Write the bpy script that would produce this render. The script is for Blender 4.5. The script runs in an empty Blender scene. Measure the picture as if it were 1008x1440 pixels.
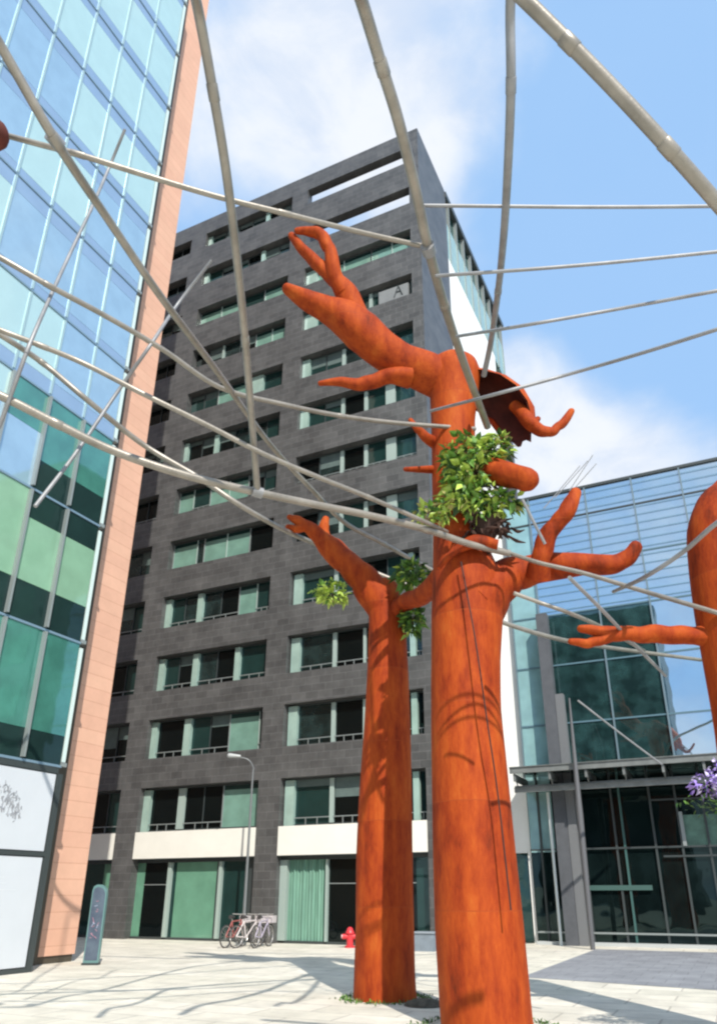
import bpy, math, random
import numpy as np
from mathutils import Vector, Matrix
random.seed(7)
S = bpy.context.scene
COL = S.collection
R = math.radians
# ------------------------------------------------------------------ camera
F = 1034.25
PT, RO, YW = R(23.05), R(-0.093), R(25.056)
CXP, CYP = 525.24, 815.56
EYE = Vector((0, 0, 1.65))
ch = Vector((-math.sin(YW), math.cos(YW), 0))
fwd = ch*math.cos(PT) + Vector((0, 0, math.sin(PT)))
r0 = Vector((math.cos(YW), math.sin(YW), 0)); u0 = r0.cross(fwd)
rt = r0*math.cos(RO) + u0*math.sin(RO); up = -r0*math.sin(RO) + u0*math.cos(RO)
cam = bpy.data.cameras.new('camera'); co = bpy.data.objects.new('camera', cam); COL.objects.link(co)
M = Matrix((rt, up, -fwd)).transposed().to_4x4(); M.translation = EYE
co.matrix_world = M
cam.sensor_fit = 'VERTICAL'; cam.sensor_height = 36; cam.sensor_width = 25.2
cam.lens = 36*F/1440
cam.shift_x = (504-CXP)/1440; cam.shift_y = (CYP-720)/1440
cam.clip_start = .05; cam.clip_end = 2000
S.camera = co
# ------------------------------------------------------------------ sun and sky
SUN_AZ, SUN_EL = math.atan2(.656, -.754), R(42)
sd = Vector((math.sin(SUN_AZ)*math.cos(SUN_EL), math.cos(SUN_AZ)*math.cos(SUN_EL), math.sin(SUN_EL)))
sl = bpy.data.lights.new('sun', 'SUN'); sl.energy = 5.0; sl.angle = R(.5); sl.color = (1, .95, .87)
so = bpy.data.objects.new('sun', sl); COL.objects.link(so)
so.rotation_euler = sd.to_track_quat('Z', 'Y').to_euler(); so.location = (10, -10, 60)
W = bpy.data.worlds.new('World'); S.world = W; W.use_nodes = True
nt = W.node_tree; nt.nodes.clear(); N = nt.nodes.new; LK = nt.links.new
out = N('ShaderNodeOutputWorld'); bg = N('ShaderNodeBackground'); bg.inputs[1].default_value = .12
sky = N('ShaderNodeTexSky'); sky.sky_type = 'NISHITA'; sky.sun_disc = False
sky.sun_elevation = SUN_EL; sky.sun_rotation = SUN_AZ; sky.air_density = 1.0; sky.dust_density = .6; sky.ozone_density = 1.4
tc = N('ShaderNodeTexCoord')
def noise(scale, det, rough, dist, zs):
    mp = N('ShaderNodeMapping'); mp.inputs['Scale'].default_value = (1, 1, zs)
    LK(tc.outputs['Generated'], mp.inputs[0])
    n = N('ShaderNodeTexNoise'); n.inputs['Scale'].default_value = scale; n.inputs['Detail'].default_value = det
    n.inputs['Roughness'].default_value = rough; n.inputs['Distortion'].default_value = dist
    LK(mp.outputs[0], n.inputs['Vector']); return n.outputs[0]
def mth(op, a, b, clamp=False):
    m = N('ShaderNodeMath'); m.operation = op; m.use_clamp = clamp
    for i, v in enumerate((a, b)):
        if isinstance(v, (int, float)): m.inputs[i].default_value = v
        else: LK(v, m.inputs[i])
    return m.outputs[0]
def ramp(v, a, b):
    m = N('ShaderNodeMapRange'); m.interpolation_type = 'SMOOTHSTEP'
    m.inputs[1].default_value = a; m.inputs[2].default_value = b
    LK(v, m.inputs[0]); return m.outputs[0]
def blob(d, r, w):                       # a cloud bank centred on one direction of the sky
    vm = N('ShaderNodeVectorMath'); vm.operation = 'DOT_PRODUCT'; LK(tc.outputs['Generated'], vm.inputs[0])
    vm.inputs[1].default_value = Vector(d).normalized()
    return mth('MULTIPLY', ramp(vm.outputs['Value'], math.cos(R(r)), 1.0), w)
nz = noise(3.6, 6, .52, .25, 1.5)
v = mth('ADD', nz, blob((-.25, .51, .80), 17, .12))
v = mth('ADD', v, blob((-.33, .46, .82), 10, .05))
v = mth('ADD', v, blob((-.20, .86, .47), 16, .24))
v = mth('ADD', v, blob((.1, .95, .36), 20, .05))
v = mth('SUBTRACT', v, blob((.16, .66, .74), 22, .20))
v = mth('SUBTRACT', v, blob((-.47, .50, .72), 9, .12))
cl = ramp(v, .41, .76)
cl = mth('ADD', mth('MULTIPLY', cl, .88), .03, True)
haze = N('ShaderNodeMix'); haze.data_type = 'RGBA'; haze.inputs[0].default_value = .85
LK(sky.outputs[0], haze.inputs[6]); haze.inputs[7].default_value = (3.3, 5.6, 9.0, 1)
mx = N('ShaderNodeMix'); mx.data_type = 'RGBA'
LK(cl, mx.inputs[0]); LK(haze.outputs[2], mx.inputs[6]); cm = N('ShaderNodeMix'); cm.data_type = 'RGBA'; LK(ramp(noise(7, 7, .6, .3, 1.5), .35, .65), cm.inputs[0])
cm.inputs[6].default_value = (6.2, 6.9, 8.1, 1); cm.inputs[7].default_value = (8.1, 8.3, 8.6, 1); LK(cm.outputs[2], mx.inputs[7])
LK(mx.outputs[2], bg.inputs[0]); LK(bg.outputs[0], out.inputs[0])
S.view_settings.view_transform = 'Standard'; S.view_settings.look = 'None'
S.view_settings.exposure = 0.0; S.view_settings.gamma = 1
S.render.engine = 'CYCLES'
S.cycles.max_bounces = 6
S.cycles.pixel_filter_type = 'BLACKMAN_HARRIS'; S.cycles.filter_width = 2.3

# ------------------------------------------------------------------ placing helpers: a sight line met with a real plane
def ray(x, y): return fwd + rt*((x-CXP)/F) - up*((y-CYP)/F)
def onY(x, y, Y): d = ray(x, y); return EYE + d*(Y/d.y)
def onX(x, y, X): d = ray(x, y); return EYE + d*(X/d.x)
def onG(x, y, z=0): d = ray(x, y); return EYE + d*((z-1.65)/d.z)
def at(x, y, H): d = ray(x, y); return EYE + d*(H/(d.dot(ch)))      # vertical plane H metres ahead
def dp(x, y, D): return EYE + ray(x, y)*D
def ppm(P): return F/((P-EYE).dot(fwd))
# ------------------------------------------------------------------ materials
MC = {}
def mat(name, col, rough=.6, metal=0, var=0, vscale=3, bump=0, bscale=40, spec=.5, col2=None, stretch=(1, 1, 1)):
    if name in MC: return MC[name]
    m = bpy.data.materials.new(name); m.use_nodes = True; t = m.node_tree; b = t.nodes['Principled BSDF']
    b.inputs['Base Color'].default_value = (*col, 1); b.inputs['Roughness'].default_value = rough
    b.inputs['Metallic'].default_value = metal; b.inputs['Specular IOR Level'].default_value = spec
    g = t.nodes.new('ShaderNodeNewGeometry')
    mp = t.nodes.new('ShaderNodeMapping'); mp.inputs['Scale'].default_value = stretch
    t.links.new(g.outputs['Position'], mp.inputs[0])
    if var or col2:
        n = t.nodes.new('ShaderNodeTexNoise'); n.inputs['Scale'].default_value = vscale; n.inputs['Detail'].default_value = 7
        n.inputs['Roughness'].default_value = .65
        t.links.new(mp.outputs[0], n.inputs['Vector'])
        r = t.nodes.new('ShaderNodeValToRGB'); c2 = col2 or tuple(c*(1-var) for c in col)
        c1 = col if col2 else tuple(min(1, c*(1+var)) for c in col)
        r.color_ramp.elements[0].position = .32; r.color_ramp.elements[0].color = (*c2, 1)
        r.color_ramp.elements[1].position = .68; r.color_ramp.elements[1].color = (*c1, 1)
        t.links.new(n.outputs[0], r.inputs[0]); t.links.new(r.outputs[0], b.inputs['Base Color'])
    if bump:
        n2 = t.nodes.new('ShaderNodeTexNoise'); n2.inputs['Scale'].default_value = bscale; n2.inputs['Detail'].default_value = 5
        t.links.new(mp.outputs[0], n2.inputs['Vector'])
        bp = t.nodes.new('ShaderNodeBump'); bp.inputs['Strength'].default_value = bump; bp.inputs['Distance'].default_value = .02
        t.links.new(n2.outputs[0], bp.inputs['Height']); t.links.new(bp.outputs[0], b.inputs['Normal'])
    MC[name] = m; return m
def brick(name, c1, c2, mortar, bw, bh, ms, rough=.6, offset=.5, spec=.4, flat=False, streak=.25):
    m = bpy.data.materials.new(name); m.use_nodes = True; t = m.node_tree; b = t.nodes['Principled BSDF']
    b.inputs['Roughness'].default_value = rough; b.inputs['Specular IOR Level'].default_value = spec
    g = t.nodes.new('ShaderNodeNewGeometry'); sp = t.nodes.new('ShaderNodeSeparateXYZ'); t.links.new(g.outputs['Position'], sp.inputs[0])
    cb = t.nodes.new('ShaderNodeCombineXYZ')
    if flat: t.links.new(sp.outputs[0], cb.inputs[0]); t.links.new(sp.outputs[1], cb.inputs[1])
    else:
        a = t.nodes.new('ShaderNodeMath'); a.operation = 'ADD'; t.links.new(sp.outputs[0], a.inputs[0]); t.links.new(sp.outputs[1], a.inputs[1])
        t.links.new(a.outputs[0], cb.inputs[0]); t.links.new(sp.outputs[2], cb.inputs[1])
    k = t.nodes.new('ShaderNodeTexBrick'); t.links.new(cb.outputs[0], k.inputs[0])
    k.inputs['Color1'].default_value = (*c1, 1); k.inputs['Color2'].default_value = (*c2, 1); k.inputs['Mortar'].default_value = (*mortar, 1)
    k.inputs['Scale'].default_value = 1; k.inputs['Mortar Size'].default_value = ms; k.inputs['Brick Width'].default_value = bw
    k.inputs['Row Height'].default_value = bh; k.offset = offset; k.inputs['Bias'].default_value = 0
    n = t.nodes.new('ShaderNodeTexNoise'); n.inputs['Scale'].default_value = 1.3; n.inputs['Detail'].default_value = 9; n.inputs['Roughness'].default_value = .7
    t.links.new(g.outputs['Position'], n.inputs['Vector'])
    mr = t.nodes.new('ShaderNodeMapRange'); mr.inputs[1].default_value = .3; mr.inputs[2].default_value = .7
    mr.inputs[3].default_value = 1-streak; mr.inputs[4].default_value = 1+streak; t.links.new(n.outputs[0], mr.inputs[0])
    mu = t.nodes.new('ShaderNodeVectorMath'); mu.operation = 'SCALE'; t.links.new(k.outputs[0], mu.inputs[0]); t.links.new(mr.outputs[0], mu.inputs['Scale'])
    t.links.new(mu.outputs[0], b.inputs['Base Color'])
    bp = t.nodes.new('ShaderNodeBump'); bp.invert = True; bp.inputs['Strength'].default_value = .4; bp.inputs['Distance'].default_value = .01
    t.links.new(k.outputs['Fac'], bp.inputs['Height']); t.links.new(bp.outputs[0], b.inputs['Normal'])
    MC[name] = m; return m
def glass(name, col, tint, fac, rough=.02, wav=.02, wscale=.8, var=.1):
    m = bpy.data.materials.new(name); m.use_nodes = True; t = m.node_tree; t.nodes.clear()
    o = t.nodes.new('ShaderNodeOutputMaterial'); d = t.nodes.new('ShaderNodeBsdfDiffuse')
    gl = t.nodes.new('ShaderNodeBsdfGlossy'); gl.inputs[0].default_value = (*tint, 1); gl.inputs['Roughness'].default_value = rough
    mxs = t.nodes.new('ShaderNodeMixShader'); lw = t.nodes.new('ShaderNodeLayerWeight'); lw.inputs[0].default_value = .25
    a = t.nodes.new('ShaderNodeMath'); a.operation = 'MULTIPLY_ADD'; a.use_clamp = True
    t.links.new(lw.outputs['Fresnel'], a.inputs[0]); a.inputs[1].default_value = 1-fac; a.inputs[2].default_value = fac
    g = t.nodes.new('ShaderNodeNewGeometry')
    n = t.nodes.new('ShaderNodeTexNoise'); n.inputs['Scale'].default_value = wscale; n.inputs['Detail'].default_value = 2
    t.links.new(g.outputs['Position'], n.inputs['Vector'])
    bp = t.nodes.new('ShaderNodeBump'); bp.inputs['Strength'].default_value = 1; bp.inputs['Distance'].default_value = wav
    t.links.new(n.outputs[0], bp.inputs['Height']); t.links.new(bp.outputs[0], gl.inputs['Normal'])
    r = t.nodes.new('ShaderNodeValToRGB'); r.color_ramp.elements[0].position = .35; r.color_ramp.elements[1].position = .65
    r.color_ramp.elements[0].color = (*(c*(1-var) for c in col), 1); r.color_ramp.elements[1].color = (*(min(1, c*(1+var)) for c in col), 1)
    n2 = t.nodes.new('ShaderNodeTexNoise'); n2.inputs['Scale'].default_value = 1.7; n2.inputs['Detail'].default_value = 5
    t.links.new(g.outputs['Position'], n2.inputs['Vector']); t.links.new(n2.outputs[0], r.inputs[0]); t.links.new(r.outputs[0], d.inputs[0])
    t.links.new(a.outputs[0], mxs.inputs[0]); t.links.new(d.outputs[0], mxs.inputs[1]); t.links.new(gl.outputs[0], mxs.inputs[2])
    t.links.new(mxs.outputs[0], o.inputs[0]); MC[name] = m; return m

def corten():
    m = mat('corten', (.42, .085, .016), rough=.7, spec=.15, bump=.35, bscale=26, stretch=(1, 1, .35)); t = m.node_tree; b = t.nodes['Principled BSDF']
    g = t.nodes.new('ShaderNodeNewGeometry'); sp = t.nodes.new('ShaderNodeSeparateXYZ'); t.links.new(g.outputs['Position'], sp.inputs[0])
    # plates between welds: every 1.3 m another tone
    dv = t.nodes.new('ShaderNodeMath'); dv.operation = 'DIVIDE'; t.links.new(sp.outputs[2], dv.inputs[0]); dv.inputs[1].default_value = 1.42
    fl = t.nodes.new('ShaderNodeMath'); fl.operation = 'FLOOR'; t.links.new(dv.outputs[0], fl.inputs[0])
    wn = t.nodes.new('ShaderNodeTexWhiteNoise'); wn.noise_dimensions = '1D'; t.links.new(fl.outputs[0], wn.inputs['W'])
    mp = t.nodes.new('ShaderNodeMapping'); mp.inputs['Scale'].default_value = (3.0, 3.0, .8); t.links.new(g.outputs['Position'], mp.inputs[0])
    n = t.nodes.new('ShaderNodeTexNoise'); n.inputs['Scale'].default_value = 1.3; n.inputs['Detail'].default_value = 11; n.inputs['Roughness'].default_value = .74
    t.links.new(mp.outputs[0], n.inputs['Vector'])
    mxv = t.nodes.new('ShaderNodeMath'); mxv.operation = 'MULTIPLY_ADD'; t.links.new(wn.outputs[0], mxv.inputs[0]); mxv.inputs[1].default_value = .09; t.links.new(n.outputs[0], mxv.inputs[2])
    r = t.nodes.new('ShaderNodeValToRGB'); e = r.color_ramp.elements
    e[0].position = .30; e[0].color = (.085, .016, .006, 1); e[1].position = .84; e[1].color = (.54, .14, .022, 1)
    x = e.new(.47); x.color = (.29, .038, .008, 1); x = e.new(.62); x.color = (.42, .070, .011, 1)
    t.links.new(mxv.outputs[0], r.inputs[0])
    # weld lines
    fr = t.nodes.new('ShaderNodeMath'); fr.operation = 'FRACT'; t.links.new(dv.outputs[0], fr.inputs[0])
    lt = t.nodes.new('ShaderNodeMath'); lt.operation = 'LESS_THAN'; t.links.new(fr.outputs[0], lt.inputs[0]); lt.inputs[1].default_value = .009
    mm = t.nodes.new('ShaderNodeMix'); mm.data_type = 'RGBA'; t.links.new(lt.outputs[0], mm.inputs[0]); t.links.new(r.outputs[0], mm.inputs[6])
    mm.inputs[7].default_value = (.34, .06, .014, 1); t.links.new(mm.outputs[2], b.inputs['Base Color'])
    return m
CORTEN = corten()
RUSTIN = mat('rust_dark_and_shade', (.10, .018, .009), .8, var=.4, vscale=4)
STEEL = mat('pipe_steel', (.31, .28, .235), .4, .4, var=.22, vscale=3, bump=.1, bscale=30)
STEELD = mat('pipe_steel_dull', (.30, .30, .30), .5, .3, var=.2, vscale=3)
TILE = brick('dark_tile', (.074, .073, .071), (.100, .099, .096), (.135, .132, .128), .6, .3, .009, rough=.42, spec=.5, streak=.28)
WHITE = mat('white_panel', (.80, .78, .70), .5, var=.04, vscale=1.2)
WHITEW = mat('white_render', (.86, .85, .80), .7, var=.05, vscale=.6)
TERRA = brick('terracotta', (.70, .40, .28), (.73, .43, .30), (.62, .34, .23), 3.1, .4, .012, rough=.75, offset=0, streak=.07)
BRONZE = mat('bronze_trim', (.09, .075, .055), .5, .2)
DARKF = mat('dark_frame', (.045, .055, .055), .45)
GREYF = mat('grey_frame', (.30, .33, .32), .4, .3)
BLACKW = mat('dark_soffit', (.02, .02, .022), .6)
PANE = glass('dark_pane', (.004, .006, .006), (.5, .6, .6), .02, .03, .01)
PANET = glass('teal_pane', (.012, .035, .032), (.5, .68, .68), .06, .03, .01)
MINT = glass('mint_blind_glass', (.17, .31, .25), (.8, 1, .95), .06, .05, .01, var=.12)
MINTP = glass('pale_edge_glass', (.33, .46, .40), (.9, 1, 1), .08, .05, .01)
MINTG = glass('green_shop_glass', (.13, .29, .20), (.8, 1, .95), .05, .05, .01, var=.10)
CURT = mat('curtain', (.17, .33, .25), .8, var=.25, vscale=3, stretch=(6, 6, .3))
MULL = mat('mint_mullion', (.34, .42, .38), .4)
CG_V = glass('glass_vision', (.46, .64, .60), (.78, .90, .93), .30, .03, .004, .5, .03)
CG_S = glass('glass_spandrel', (.26, .36, .48), (.66, .78, .92), .30, .03, .004, .5, .04)
CG_B = glass('glass_blue', (.30, .44, .54), (.74, .86, .95), .38, .03, .006, .5, .07)
CG_G = glass('glass_green', (.06, .21, .165), (.6, .82, .80), .20, .03, .006, .5, .15)
CG_K = glass('glass_black', (.014, .032, .030), (.5, .6, .6), .05, .03, .01)
CG_BL = glass('glass_blind', (.24, .42, .28), (.8, .95, .9), .10, .05, .01, var=.06)
RG = glass('right_glass', (.06, .14, .19), (.78, .90, 1.0), .66, .015, .006, .5, .2)
RGD = glass('right_glass_dark', (.018, .045, .045), (.5, .72, .74), .16, .02, .004, .6, .5)
RGL = glass('right_glass_low', (.005, .010, .010), (.35, .5, .48), .05, .02, .015, .6, .3)
RGT = glass('right_glass_teal', (.28, .46, .45), (.7, .9, .9), .22, .1, .01)
CONC = mat('concrete_grey', (.085, .09, .10), .7, var=.15)

# ------------------------------------------------------------------ mesh builder
class MB:
    def __init__(s): s.v = []; s.f = []; s.m = []; s.mats = []
    def mi(s, m):
        if m not in s.mats: s.mats.append(m)
        return s.mats.index(m)
    def face(s, pts, m, ):
        b = len(s.v); s.v += [tuple(p) for p in pts]; s.f.append(tuple(range(b, b+len(pts)))); s.m.append(s.mi(m)); return s
    def box(s, x0, x1, y0, y1, z0, z1, m):
        b = len(s.v); s.v += [(x, y, z) for z in (z0, z1) for y in (y0, y1) for x in (x0, x1)]
        for q in ((0, 2, 3, 1), (4, 5, 7, 6), (0, 1, 5, 4), (2, 6, 7, 3), (0, 4, 6, 2), (1, 3, 7, 5)):
            s.f.append(tuple(b+i for i in q)); s.m.append(s.mi(m))
        return s
    def tube(s, pts, rad, m, n=12, cap0=True, cap1=True, rnd=False, sub=6, jit=0):
        pts = [Vector(p) for p in pts]; k = len(pts)
        if not hasattr(rad, '__len__'): rad = [rad]*k
        if k > 2 and sub > 1:                       # Catmull-Rom
            P = [pts[0]*2-pts[1]]+pts+[pts[-1]*2-pts[-2]]; np_, nr = [], []
            for i in range(k-1):
                for j in range(sub):
                    t = j/sub; a, b, c, d = P[i:i+4]
                    np_.append(.5*((2*b)+(c-a)*t+(2*a-5*b+4*c-d)*t*t+(-a+3*b-3*c+d)*t**3)); nr.append(rad[i]*(1-t)+rad[i+1]*t)
            pts, rad = np_+[pts[-1]], nr+[rad[-1]]
        if rnd:                                     # rounded end
            d = (pts[-1]-pts[-2]).normalized(); r = rad[-1]; e = pts[-1]
            for a in (30, 55, 75, 86): pts.append(e+d*r*math.sin(R(a))*.9); rad = list(rad)+[r*math.cos(R(a))]
        k = len(pts); b0 = len(s.v); x = None
        for i, p in enumerate(pts):
            t = (pts[min(i+1, k-1)]-pts[max(i-1, 0)]).normalized()
            if x is None: x = t.orthogonal().normalized()
            x = (x-t*x.dot(t)).normalized(); y = t.cross(x)
            for j in range(n):
                a = 2*math.pi*j/n
                rr = rad[i]*(1+jit*(math.sin(2*a+i*.21)*.5+math.sin(3*a-i*.13+1)*.5))
                s.v.append(tuple(p+(x*math.cos(a)+y*math.sin(a))*rr))
        mi = s.mi(m)
        for i in range(k-1):
            for j in range(n):
                s.f.append((b0+i*n+j, b0+i*n+(j+1) % n, b0+(i+1)*n+(j+1) % n, b0+(i+1)*n+j)); s.m.append(mi)
        if cap0: s.f.append(tuple(b0+j for j in reversed(range(n)))); s.m.append(mi)
        if cap1: s.f.append(tuple(b0+(k-1)*n+j for j in range(n))); s.m.append(mi)
        return s
    def lathe(s, c, prof, m, n=16):
        c = Vector(c); b0 = len(s.v); mi = s.mi(m)
        for r, z in prof:
            for j in range(n): a = 2*math.pi*j/n; s.v.append((c.x+r*math.cos(a), c.y+r*math.sin(a), c.z+z))
        for i in range(len(prof)-1):
            for j in range(n): s.f.append((b0+i*n+j, b0+i*n+(j+1) % n, b0+(i+1)*n+(j+1) % n, b0+(i+1)*n+j)); s.m.append(mi)
        s.f.append(tuple(b0+j for j in reversed(range(n)))); s.m.append(mi)
        s.f.append(tuple(b0+(len(prof)-1)*n+j for j in range(n))); s.m.append(mi); return s
    def leaf(s, p, d, u, L, w, m):
        sd_ = d.cross(u).normalized()*w; mid = p+d*L*.5+u*L*.08; tip = p+d*L-u*L*.12
        b = len(s.v); s.v += [tuple(p), tuple(p+d*L*.3+sd_), tuple(mid+sd_*.9), tuple(tip), tuple(mid-sd_*.9), tuple(p+d*L*.3-sd_), tuple(p+d*L*.4+u*(-L*.05))]
        mi = s.mi(m)
        s.f += [(b, b+1, b+2, b+3, b+6), (b, b+6, b+3, b+4, b+5)]; s.m += [mi, mi]; return s
    def build(s, name, parent=None, smooth=False):
        me = bpy.data.meshes.new(name); me.from_pydata(s.v, [], s.f)
        for m in s.mats: me.materials.append(m)
        me.polygons.foreach_set('material_index', s.m)
        if smooth:
            me.polygons.foreach_set('use_smooth', [True]*len(s.f)); me.set_sharp_from_angle(angle=R(50))
        me.update(); o = bpy.data.objects.new(name, me); COL.objects.link(o)
        if parent:
            o.parent = parent
            L = parent.matrix_world_loc if hasattr(parent, 'matrix_world_loc') else None
            me.transform(Matrix.Translation(-root_loc(parent)))
        return o
def root_loc(o):
    v = Vector((0, 0, 0))
    while o: v += o.location; o = o.parent
    return v
def tag(o, label=None, cat=None, group=None, kind=None):
    if label: o['label'] = label
    if cat: o['category'] = cat
    if group: o['group'] = group
    if kind: o['kind'] = kind
    return o
def thing(name, loc, label, cat, group=None):
    o = bpy.data.objects.new(name, None); COL.objects.link(o); o.location = loc; o.empty_display_size = .2
    return tag(o, label, cat, group)

# ------------------------------------------------------------------ ground
def paving():
    m = brick('paving', (.65, .61, .51), (.73, .68, .58), (.50, .46, .39), 1.4, .7, .018, rough=.8, offset=.5, flat=True, streak=.2)
    return m
g = MB(); g.face([(-400, -400, 0), (400, -400, 0), (400, 500, 0), (-400, 500, 0)], paving()); o = g.build('plaza_paving'); o['kind'] = 'structure'
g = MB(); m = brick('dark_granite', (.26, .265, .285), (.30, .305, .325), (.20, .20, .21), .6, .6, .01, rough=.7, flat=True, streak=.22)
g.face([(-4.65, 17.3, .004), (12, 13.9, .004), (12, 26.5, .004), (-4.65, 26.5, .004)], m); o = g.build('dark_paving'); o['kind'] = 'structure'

# ------------------------------------------------------------------ dark tiled office tower
XB = [(-29.4, -23.5), (-22.42, -16.55), (-15.55, -9.58)]; YF, YB = 24.8, 25.25; XC, XL = -9.04, -30.5; ZT = 38.68
HEAD = [5.72+2.89*k for k in range(12)]; SILL = [3.98+2.95*k for k in range(12)]
T = thing('office_tower', (-16, 24.8, 0), 'dark grey tiled office tower with rows of recessed windows and white ground floor bands', 'building')
w = MB()
px = [(XL, XB[0][0]), (XB[0][1], XB[1][0]), (XB[1][1], XB[2][0]), (XB[2][1], XC)]
for a, b in px: w.box(a, b, YF, YB, 0, ZT, TILE)
for a, b in XB:
    for k in range(12):
        z0 = HEAD[k]; z1 = SILL[k+1] if k < 11 else ZT
        w.box(a, b, YF, YB, z0, z1, TILE)
    w.box(a, b, YF+.16, YB, 2.90, 3.96, BLACKW)
w.build('facade', T)
w = MB()                                     # side wall towards the glass building
w.box(XC-.4, XC, YB, 29.05, 0, ZT, TILE)
w.box(XL, XL+.4, YB, 41, 0, ZT, TILE)
w.box(XL, XC, 40.6, 41, 0, 33, TILE)
w.build('side_wall', T)
w = MB(); w.box(XC-.4, XC+.003, 29.05, 37.9, 17.9, 33.6, WHITEW); w.box(XC+.01, -7.0, 28.62, 37.9, 3.0, 17.9, WHITEW); w.box(-7.12, -7.0, 28.62, 28.8, 0, 3.0, WHITEW); w.build('white_side_wall', T)
w = MB()
w.box(XC-.4, XC-.05, 29.05, 40.8, 33.6, 36.4, MINTP); w.box(XC-.5, XC-.2, 29.05, 40.8, 36.4, 38.3, PANET)
for i in range(9): y = 29.6+i*1.35; w.box(XC-.2, XC-.0, y, y+.08, 33.6, 38.3, GREYF)
w.build('side_glazing', T)
w = MB(); w.box(XC-.6, XC+.06, 29.05, 41.0, 38.3, 38.7, DARKF); w.box(XL, XC-.6, 31.0, 41.0, 38.3, 38.7, DARKF); w.build('roof', T)
w = MB(); w.box(XL+.4, XC-.45, 25.75, 40.5, .02, 33.0, BLACKW); w.box(XL+.4, -17.0, 25.75, 40.5, 33.0, 38.2, BLACKW); w.build('interior', T)
w = MB(); w.box(XC+.01, -7.13, 28.70, 37.4, .02, 2.98, PANET); w.box(XC-.4, XC, 29.05, 41, 0, 17.88, TILE); w.build('side_shopfront', T)
for i, (a, b) in enumerate(XB):
    w = MB(); w.box(a+.004, b-.004, YF-.02, YF+.15, 2.93, 3.955, WHITE); w.box(a, b, YF-.015, YF+.1, 2.90, 2.925, DARKF); w.build('white_band', T)
    if i == 0: pass
MIDP = {0: [('p', 0, .06), ('d', .06, .30), ('m', .30, .36), ('d', .36, .68), ('b', .68, 1)], 1: [('p', 0, .05), ('d', .05, .30), ('p', .30, .36), ('d', .36, .69), ('b', .69, .94), ('d', .94, 1)],
 2: [('p', 0, .05), ('d', .05, .32), ('p', .32, .37), ('d', .37, .70), ('p', .70, .745), ('d', .745, 1)], 3: [('p', 0, .05), ('d', .05, .31), ('p', .31, .36), ('d', .36, .69), ('b', .69, .85), ('d', .85, 1)],
 4: [('b', 0, .24), ('d', .24, .31), ('b', .31, .75), ('d', .75, 1)], 5: [('b', 0, .15), ('d', .15, .32), ('b', .32, .70), ('d', .70, 1)], 6: [('p', 0, .04), ('d', .04, .32), ('p', .32, .36), ('d', .36, 1)],
 7: [('t', 0, .30), ('b', .30, .62), ('p', .62, .78), ('d', .78, 1)], 8: [('d', 0, .30), ('m', .30, .32), ('d', .32, .66), ('b', .66, 1)], 9: [('b', 0, .48), ('d', .48, .72), ('b', .72, 1)],
 10: [('p', 0, .05), ('d', .05, .66), ('p', .66, .70), ('d', .70, 1)], 11: [('p', 0, .04), ('d', .04, .68), ('p', .68, .72), ('d', .72, 1)]}
RP0 = [('p', .01, .08), ('d', .08, .33), ('m', .33, .36), ('d', .36, .56), ('m', .56, .58), ('d', .58, .90), ('p', .90, .94), ('d', .94, 1)]
RP1 = [('p', .0, .07), ('t', .07, .36), ('m', .36, .39), ('d', .39, .56), ('m', .56, .59), ('t', .59, .74), ('m', .74, .82), ('t', .82, 1)]
RP2 = [('d', 0, .36), ('m', .36, .39), ('d', .39, .56), ('m', .56, .59), ('d', .59, .74), ('m', .74, .82), ('t', .82, 1)]
def rpat(k):
    if k <= 3: return RP0
    if k == 9: return [('p', 0, .10), ('b', .10, .62), ('b', .62, 1)]
    if k == 8: return [('p', 0, .12), ('t', .12, .60), ('m', .60, .63), ('t', .63, .70), ('g', .70, .96), ('t', .96, 1)]
    return RP2 if k in (4, 5) else RP1
BLIND = mat('roller_blind', (.10, .14, .13), .7, var=.15); PANE2 = glass('smoke_pane', (.014, .026, .025), (.5, .66, .68), .08, .03, .012, .7, .5)
GREYP = mat('grey_blind', (.22, .23, .23), .7, var=.1)
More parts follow.
